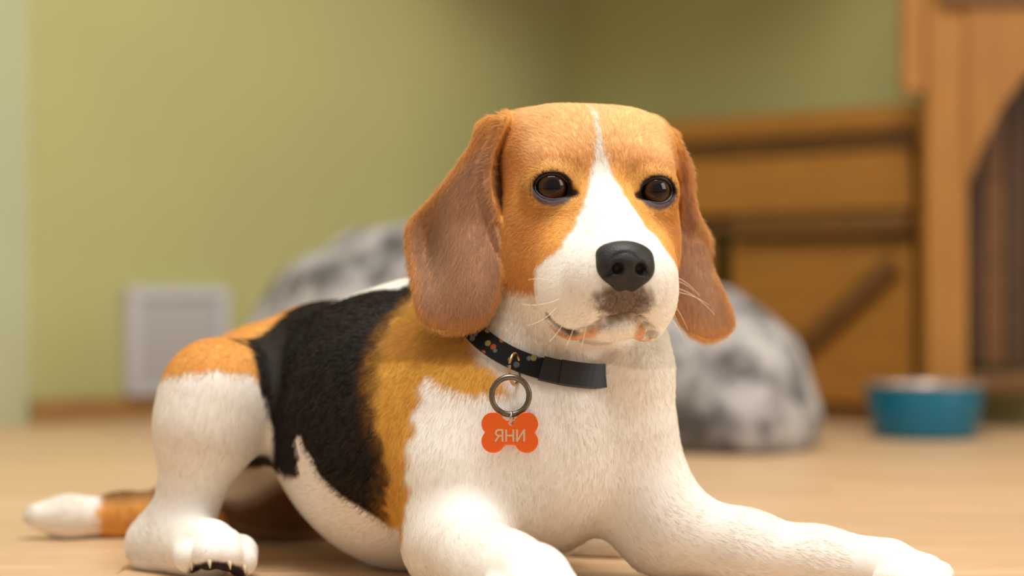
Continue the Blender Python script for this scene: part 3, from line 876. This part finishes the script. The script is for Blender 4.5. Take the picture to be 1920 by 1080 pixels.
# ------------------------------------------------------------------ nose
def small_field(lo, hi, h, build):
    fd = Field(lo, hi, h); build(fd); return fd.mesh()
_c = hp(-.15, -5.4, 7.4)
def _nose(fd):
    U = fd.union
    U(hell((-.15, -4.75, 7.0), (1.92, 1.0, 1.5)), 0)
    U(hell((-.15, -5.2, 7.7), (1.45, 1.15, 1.2)), .006)
    for s in (-1, 1):
        U(hell((s * 1.10 - .15, -5.55, 7.4), (.84, .95, 1.1)), .005)
    for s in (-1, 1):
        U(hcone((s * .62 - .15, -6.0, 7.65), .78, (s * .42 - .15, -6.6, 7.5), .52), .004)
    for s in (-1, 1):
        fd.cut(hell((s * .76 - .15, -5.60, 8.95), (.42, .44, .9)), .0018)
        fd.cut(hcone((s * .85 - .15, -5.75, 8.6), .13, (s * 1.7 - .15, -6.1, 8.0), .08), .002)
    fd.cut(hcone((-.15, -5.7, 8.90), .06, (-.15, -6.2, 8.50), .07), .002)
    fd.cut(hcone((-.15, -6.2, 8.50), .07, (-.15, -7.2, 8.05), .09), .002)
_v, _q = small_field(_c - .03, _c + .03, .0006, _nose)
m, nt, b, lk = new_mat('wet_nose_leather')
b.inputs['Base Color'].default_value = (*S(22, 19, 19), 1); b.inputs['Roughness'].default_value = .55
tc = nt.nodes.new('ShaderNodeTexCoord'); vo = nt.nodes.new('ShaderNodeTexVoronoi'); vo.inputs['Scale'].default_value = 900
bp = nt.nodes.new('ShaderNodeBump'); bp.inputs['Strength'].default_value = .35; bp.inputs['Distance'].default_value = .0006
lk.new(tc.outputs['Object'], vo.inputs['Vector']); lk.new(vo.outputs['Distance'], bp.inputs['Height']); lk.new(bp.outputs['Normal'], b.inputs['Normal'])
M_NOSE = m
o = mesh_obj('nose', _v, _q, M_NOSE, dog); o['label'] = 'black leathery nose with two nostrils'

# ------------------------------------------------------------------ eyes
def eye_material():
    m, nt, b, lk = new_mat('brown_eye')
    tc = nt.nodes.new('ShaderNodeTexCoord'); sx = nt.nodes.new('ShaderNodeSeparateXYZ')
    lk.new(tc.outputs['Object'], sx.inputs[0])
    c2 = nt.nodes.new('ShaderNodeCombineXYZ'); lk.new(sx.outputs[0], c2.inputs[0]); lk.new(sx.outputs[1], c2.inputs[1])
    ln = nt.nodes.new('ShaderNodeVectorMath'); ln.operation = 'LENGTH'; lk.new(c2.outputs[0], ln.inputs[0])
    mr = nt.nodes.new('ShaderNodeMapRange'); mr.inputs[1].default_value = 0; mr.inputs[2].default_value = .0130
    lk.new(ln.outputs['Value'], mr.inputs[0])
    cr = nt.nodes.new('ShaderNodeValToRGB'); e = cr.color_ramp.elements
    e[0].position = 0; e[0].color = (.004, .003, .003, 1); e[1].position = 1; e[1].color = (*S(120, 105, 95), 1)
    for p, c in ((.32, (.004, .003, .003)), (.40, S(38, 21, 9)), (.60, S(70, 38, 13)), (.70, S(40, 22, 10)), (.76, S(12, 8, 7)), (.84, S(18, 12, 10)), (.90, S(110, 95, 90))):
        k = e.new(p); k.color = (*c, 1)
    lk.new(mr.outputs[0], cr.inputs[0]); lk.new(cr.outputs[0], b.inputs['Base Color'])
    b.inputs['Roughness'].default_value = .04; b.inputs['Specular IOR Level'].default_value = .3
    return m
M_EYE = eye_material()
M_LID = plain('dark_eyelid', S(22, 17, 17), .45); M_LID2 = plain('grey_eyelid', S(78, 68, 70), .4)
def uv_ball(rad, nu=40, nv=24):
    vs = [(0, 0, rad)]; fs = []
    for j in range(1, nv):
        a = math.pi * j / nv
        for i in range(nu):
            t = 2 * math.pi * i / nu
            vs.append((rad * math.sin(a) * math.cos(t), rad * math.sin(a) * math.sin(t), rad * math.cos(a)))
    vs.append((0, 0, -rad)); L = len(vs) - 1
    for i in range(nu): fs.append((0, 1 + i, 1 + (i + 1) % nu))
    for j in range(nv - 2):
        for i in range(nu):
            a = 1 + j * nu + i; b_ = 1 + j * nu + (i + 1) % nu
            fs.append((a, a + nu, b_ + nu, b_))
    for i in range(nu): fs.append((L, L - nu + (i + 1) % nu, L - nu + i))
    return vs, fs
def tube(path, rads, nseg=8, closed=False, cap=True):
    P = [Vector(p) for p in path]; n = len(P); vs = []; fs = []
    if not hasattr(rads, '__len__'): rads = [rads] * n
    up = Vector((.13, .21, .97))
    for i in range(n):
        t = (P[(i + 1) % n] - P[i - 1]) if closed else (P[min(i + 1, n - 1)] - P[max(i - 1, 0)])
        t.normalize()
        x = t.cross(up).normalized(); y = t.cross(x).normalized()
        for k in range(nseg):
            a = 2 * math.pi * k / nseg
            vs.append(tuple(P[i] + (x * math.cos(a) + y * math.sin(a)) * rads[i]))
    for i in range(n if closed else n - 1):
        for k in range(nseg):
            a = i * nseg + k; b_ = i * nseg + (k + 1) % nseg
            c_ = ((i + 1) % n) * nseg + (k + 1) % nseg; d_ = ((i + 1) % n) * nseg + k
            fs.append((a, b_, c_, d_))
    if cap and not closed:
        fs.append(tuple(range(nseg - 1, -1, -1))); fs.append(tuple(range((n - 1) * nseg, n * nseg)))
    return vs, fs
for sd in (-1, 1):
    gaze = Vector(hvec(.02 + sd * .10, .03, 1)).normalized()
    vs_, fs_ = uv_ball(EYE_R * .01)
    o = mesh_obj('eye', vs_, fs_, M_EYE)
    o.location = hp(*EYE[sd]); o.rotation_euler = gaze.to_track_quat('Z', 'Y').to_euler()
    bpy.context.view_layer.update()
    o.parent = dog; o.matrix_parent_inverse = dog.matrix_world.inverted()
    o['label'] = 'glossy dark brown eye'
    path = []
    R_ = EYE_R + .06
    for i in range(48):
        t = 2 * math.pi * i / 48
        x = 1.14 * math.cos(t); y = .88 * math.sin(t)
        inn = max(0, -math.cos(t) * 1.0) if True else 0
        x -= .28 * inn**6; y -= .30 * inn**3
        x *= sd; x += sd * .08
        zz = math.sqrt(max(R_ * R_ - min(x * x + y * y, 1.45), .02))
        path.append(hp(EYE[sd][0] + x, EYE[sd][1] + y, EYE[sd][2] + zz))
    up_ = path[0:25]; lo_ = path[24:] + path[:1]
    vs_, fs_ = tube(up_, [.0006 + .00055 * math.sin(math.pi * i / 24) for i in range(25)], 8)
    mesh_obj('upper_eyelid', vs_, fs_, M_LID, dog)['label'] = 'dark rim of the upper eyelid'
    vs_, fs_ = tube(lo_, [.0006 + .00035 * math.sin(math.pi * i / 24) for i in range(25)], 8)
    mesh_obj('lower_eyelid', vs_, fs_, M_LID2, dog)['label'] = 'grey rim of the lower eyelid'

# ------------------------------------------------------------------ collar
M_STRAP = None
m, nt, b, lk = new_mat('black_printed_webbing')
tc = node(nt, 'ShaderNodeTexCoord'); vo = node(nt, 'ShaderNodeTexVoronoi', Scale=130.0); lk.new(tc.outputs['Object'], vo.inputs['Vector'])
c1 = ramp(nt, [(.0, (1, 1, 1)), (.24, (1, 1, 1)), (.32, (0, 0, 0)), (1, (0, 0, 0))]); lk.new(vo.outputs['Distance'], c1.inputs[0])
hs = ramp(nt, [(0, S(150, 70, 35)), (.35, S(150, 70, 35)), (.4, S(90, 100, 110)), (.7, S(130, 120, 60)), (1, S(40, 32, 30))]); hs.color_ramp.interpolation = 'CONSTANT'
sx = node(nt, 'ShaderNodeSeparateColor'); lk.new(vo.outputs['Color'], sx.inputs[0]); lk.new(sx.outputs[0], hs.inputs[0])
mx = node(nt, 'ShaderNodeMix', data_type='RGBA'); mx.inputs[6].default_value = (*S(13, 11, 11), 1)
lk.new(c1.outputs[0], mx.inputs[0]); lk.new(hs.outputs[0], mx.inputs[7]); lk.new(mx.outputs[2], b.inputs['Base Color']); b.inputs['Roughness'].default_value = .6; b.inputs['Specular IOR Level'].default_value = .2
M_STRAP = m
M_BUCKLE = plain('black_plastic', S(12, 10, 10), .45)
M_STEEL = plain('polished_steel', S(190, 185, 178), .22, 1.0)
M_RING = plain('dull_steel', S(118, 108, 96), .35, 1.0)
M_BRASS = plain('pale_brass', S(205, 170, 115), .28, 1.0)
collar = empty('dog_collar', tuple(CC)); tag(collar, 'black patterned dog collar with a split ring and orange bone tag', 'collar')
def band(name, i0, i1, hw, th, lift, mat):
    """piece of the collar between path samples i0..i1; hw half width, th thickness"""
    vs_, fs_ = [], []; idx = list(range(i0, i1 + 1)); closed = (i1 - i0) >= NC
    if closed: idx = idx[:NC]
    for i in idx:
        p = CPATH[i % NC]; rd = CRAD[i % NC]; wd = CWID[i % NC]
        for (a_, b_) in ((-hw, 0), (-hw * .94, th), (hw * .94, th), (hw, 0)):
            vs_.append(p + wd * a_ + rd * (lift + b_))
    n = len(idx)
    for k in range(n if closed else n - 1):
        for j in range(4):
            a_ = k * 4 + j; b_ = k * 4 + (j + 1) % 4; c_ = ((k + 1) % n) * 4 + (j + 1) % 4; d_ = ((k + 1) % n) * 4 + j
            fs_.append((a_, d_, c_, b_))
    if not closed: fs_ += [(0, 1, 2, 3), tuple(4 * (n - 1) + j for j in (3, 2, 1, 0))]
    return mesh_obj(name, vs_, fs_, mat, collar, False)
band('strap', 0, NC, .0075, .0026, .0004, M_STRAP)
def near_i(px, py):
    d = [np.hypot(960 + F * p[0] / p[1] - px, 540 - F * (p[2] - CZ) / p[1] - py) + (p[1] > CC[1]) * 1e4 for p in CPATH]
    return int(np.argmin(d))
_i0, _i1 = sorted((near_i(1050, 716), near_i(1112, 716)))
band('buckle', _i0, _i1, .0088, .0050, .0010, M_BUCKLE)['label'] = 'glossy black plastic buckle'
for _px in (1030, 1126):
    _k = near_i(_px, 712); band('slider', _k - 2, _k + 2, .0086, .0038, .0008, M_BUCKLE)
# rings
def ring(name, c, rx, rz, r, mat, tilt, parent, n=48):
    c = np.array(c); R = np.array(Matrix.Rotation(math.radians(tilt), 3, 'Z'))
    pth = [c + R @ np.array([rx * math.cos(t), 0, rz * math.sin(t)]) for t in np.linspace(0, 2 * math.pi, n, endpoint=False)]
    v_, f_ = tube(pth, r, 8, True)
    return mesh_obj(name, v_, f_, mat, parent)
_k = near_i(966, 688); _p = CPATH[_k] + CRAD[_k] * .006
ring('loop', at(965, 692, _p[1] - .002), .0075, .0105, .0011, M_BRASS, 62, collar)
_dr = 1.3475
ring('split_ring', at(957, 742, _dr), .0127, .0127, .0020, M_RING, 4, collar)
ring('split_ring', at(957, 742, _dr - .0019), .0127, .0127, .0020, M_RING, 4, collar)
ring('link', at(960, 784, _dr - .003), .0028, .0042, .0007, M_STEEL, 70, collar)
# bone tag
_tc = at(956, 811, _dr - .006)
def _bone(fd):
    def fn(X, Y, Z):
        x = np.abs(X - _tc[0]); z = np.abs(Z - _tc[2]); y = np.abs(Y - _tc[1])
        lob = np.sqrt((x - .0112)**2 + (z - .0058)**2) - .0080
        bar = np.maximum(x - .0120, z - .0085)
        k = .0015; h = np.maximum(k - np.abs(lob - bar), 0) / k
        d2 = np.minimum(lob, bar) - h * h * k * .25
        hole = .0016 - np.sqrt((X - _tc[0] - .0008)**2 + (Z - _tc[2] - .0065)**2)
        d2 = np.maximum(d2, hole)
        dz = y - .0007
        k = .0006; h = np.maximum(k - np.abs(d2 - dz), 0) / k
        return np.maximum(d2, dz) + h * h * k * .25 + 0 * Z
    fd.union((_tc - .022, _tc + .022, fn), 0)
_v, _q = small_field(_tc - np.array([.021, .002, .016]), _tc + np.array([.021, .002, .016]), .00035, _bone)
M_TAG = plain('orange_anodised', S(240, 104, 38), .32, .5)
tagm = mesh_obj('bone_tag', _v, _q, M_TAG, collar); tagm['label'] = 'orange metal bone shaped name tag'
M_ENG = plain('engraving', S(205, 178, 150), .5, .2)
GLYPHS = ([[(1, 0), (1, 1)], [(1, 1), (.4, 1), (.14, .9), (.05, .74), (.14, .58), (.4, .48), (1, .48)], [(.52, .48), (.0, 0)]],
          [[(0, 0), (0, 1)], [(1, 0), (1, 1)], [(0, .5), (1, .5)]],
          [[(0, 1), (0, 0)], [(1, 0), (1, 1)], [(0, 0), (1, 1)]])
for gi, strokes in enumerate(GLYPHS):
    v_, f_ = [], []; lw, lh, sw = .0048, .0076, .0006; k_ = 0
    for st in strokes:
        for (xa, za), (xb, zb) in zip(st[:-1], st[1:]):
            a = np.array([xa * lw, za * lh]); b_ = np.array([xb * lw, zb * lh]); e = (b_ - a) / np.linalg.norm(b_ - a); nn = np.array([-e[1], e[0]]) * sw
            a = a - e * sw * .5; b_ = b_ + e * sw * .5; yt = -.00092 - .00001 * k_; k_ += 1; n0 = len(v_)
            for p in (a - nn, b_ - nn, b_ + nn, a + nn):
                v_ += [(p[0], yt, p[1]), (p[0], -.0006, p[1])]
            f_ += [(n0, n0 + 2, n0 + 4, n0 + 6)] + [(n0 + 2 * q, n0 + 2 * q + 1, n0 + (2 * q + 3) % 8, n0 + (2 * q + 2) % 8) for q in range(4)]
    o = mesh_obj('letter', v_, f_, M_ENG, None, False)
    o.location = _tc + np.array([-.0098 + gi * .0073, 0, -.0058])
    bpy.context.view_layer.update(); o.parent = tagm; o.matrix_parent_inverse = tagm.matrix_world.inverted()

# ------------------------------------------------------------------ claws and whiskers
M_CLAW = plain('horn_claw', S(200, 180, 150), .4)
def claw(a, b_, r):
    a = np.array(a); b_ = np.array(b_)
    pts = [a, a * .6 + b_ * .4 + np.array([0, 0, .0012]), b_]
    v_, f_ = tube(pts, [r, r * .8, r * .15], 8)
    return mesh_obj('claw', v_, f_, M_CLAW, dog)
for x, y, d in ((358, 1056, 1.417), (392, 1052, 1.405), (430, 1054, 1.405), (458, 1062, 1.415)):
    claw(at(x, y, d), at(x + 2, y + 14, d - .005), .0019)
for x, y, d in ((1762, 1066, 1.354), (1782, 1078, 1.344), (1782, 1090, 1.332)):
    claw(at(x - 4, y, d), at(x + 16, y + 16, d - .003), .0022)
wc = bpy.data.hair_curves.new('whiskers')
W = []
for (x0, y0, f0_), (x1, y1), bend in (((1250, 515, 5.2), (1312, 555), -10), ((1251, 528, 5.2), (1300, 545), -8), ((1250, 538, 5.0), (1340, 590), -14), ((1252, 548, 4.8), (1330, 572), -8), ((1250, 562, 4.6), (1290, 620), -14), ((1250, 575, 4.6), (1275, 615), -12), ((1249, 590, 4.4), (1284, 640), -10),
                                    ((1060, 545, 5), (990, 525), -10), ((1050, 560, 5), (975, 570), 6), ((1045, 575, 5), (985, 610), 8), ((1060, 600, 5), (1030, 640), 4), ((1080, 600, 5), (1062, 648), 4), ((1100, 605, 5), (1090, 650), 4)):
    a = FD.hit(x0 - (5 if x0 > 1200 else 0), y0, 1.24); f0_ = hloc(a)[2]; e = hp(*(list(hpix(x1, y1, f0_ + .6)) + [f0_ + .6]))
    ts = np.linspace(0, 1, 8)[:, None]
    p = a * (1 - ts) + e * ts; p[:, 2] += (-bend * .00035) * 4 * (ts * (1 - ts))[:, 0]
    W.append(p)
wc.add_curves([8] * len(W))
wc.attributes['position'].data.foreach_set('vector', np.concatenate(W).astype(np.float32).ravel())
rd_ = wc.attributes.get('radius') or wc.attributes.new('radius', 'FLOAT', 'POINT')
rd_.data.foreach_set('value', np.tile(np.linspace(.00022, .00008, 8), len(W)).astype(np.float32))
wc.materials.append(plain('whisker', S(245, 225, 200), .4))
o = bpy.data.objects.new('whiskers', wc); link(o, dog); o['kind'] = 'stuff'; o['label'] = 'long pale whiskers'

# ------------------------------------------------------------------ plush pet bed behind the dog
def _bed(fd):
    I3 = np.eye(3)
    U = fd.union
    U(ellipsoid(at(825, 705, 2.80), I3, (.285, .22, .222)), 0)
    U(ellipsoid(at(1120, 720, 2.74), I3, (.24, .20, .150)), .08)
    U(ellipsoid(at(1335, 742, 2.66), I3, (.128, .17, .142)), .04)
    U(ellipsoid(at(1375, 792, 2.66), I3, (.104, .17, .070)), .05)
    f = fd.f
    n = (np.sin(fd.ax[0] * 38 + 1)[:, None, None] * np.sin(fd.ax[2] * 44)[None, None, :] + np.sin(fd.ax[0] * 61)[:, None, None] * np.sin(fd.ax[1] * 47 + 2)[None, :, None]) * .0045
    f += n.astype(np.float32)
    np.maximum(f, .001 - fd.ax[2][None, None, :], out=f)
_v, _q = small_field((-.42, 2.40, -.01), (.46, 3.12, .42), .0075, _bed)
m, nt, b, lk = new_mat('mottled_plush')
tc = node(nt, 'ShaderNodeTexCoord'); n1_ = node(nt, 'ShaderNodeTexNoise', Scale=17.0, Detail=4.0, Roughness=.6); n2_ = node(nt, 'ShaderNodeTexNoise', Scale=5.0, Detail=1.0)
lk.new(tc.outputs['Object'], n1_.inputs['Vector']); lk.new(tc.outputs['Object'], n2_.inputs['Vector'])
mm = node(nt, 'ShaderNodeMath', operation='ADD'); lk.new(n1_.outputs[0], mm.inputs[0])
m2 = node(nt, 'ShaderNodeMath', operation='MULTIPLY'); m2.inputs[1].default_value = .5; lk.new(n2_.outputs[0], m2.inputs[0]); lk.new(m2.outputs[0], mm.inputs[1])
cr = ramp(nt, [(.60, S(72, 67, 67)), (.70, S(120, 115, 114)), (.78, S(162, 157, 155)), (.9, S(186, 182, 179))]); lk.new(mm.outputs[0], cr.inputs[0]); lk.new(cr.outputs[0], b.inputs['Base Color'])
b.inputs['Roughness'].default_value = .95; b.inputs['Sheen Weight'].default_value = .3
n3_ = node(nt, 'ShaderNodeTexNoise', Scale=260.0, Detail=2.0); lk.new(tc.outputs['Object'], n3_.inputs['Vector'])
bp = node(nt, 'ShaderNodeBump', Strength=.6, Distance=.006); lk.new(n3_.outputs[0], bp.inputs['Height']); lk.new(bp.outputs[0], b.inputs['Normal'])
bed = mesh_obj('pet_bed', _v, _q, m); tag(bed, 'soft mottled grey and white plush pet bed behind the dog', 'pet bed')
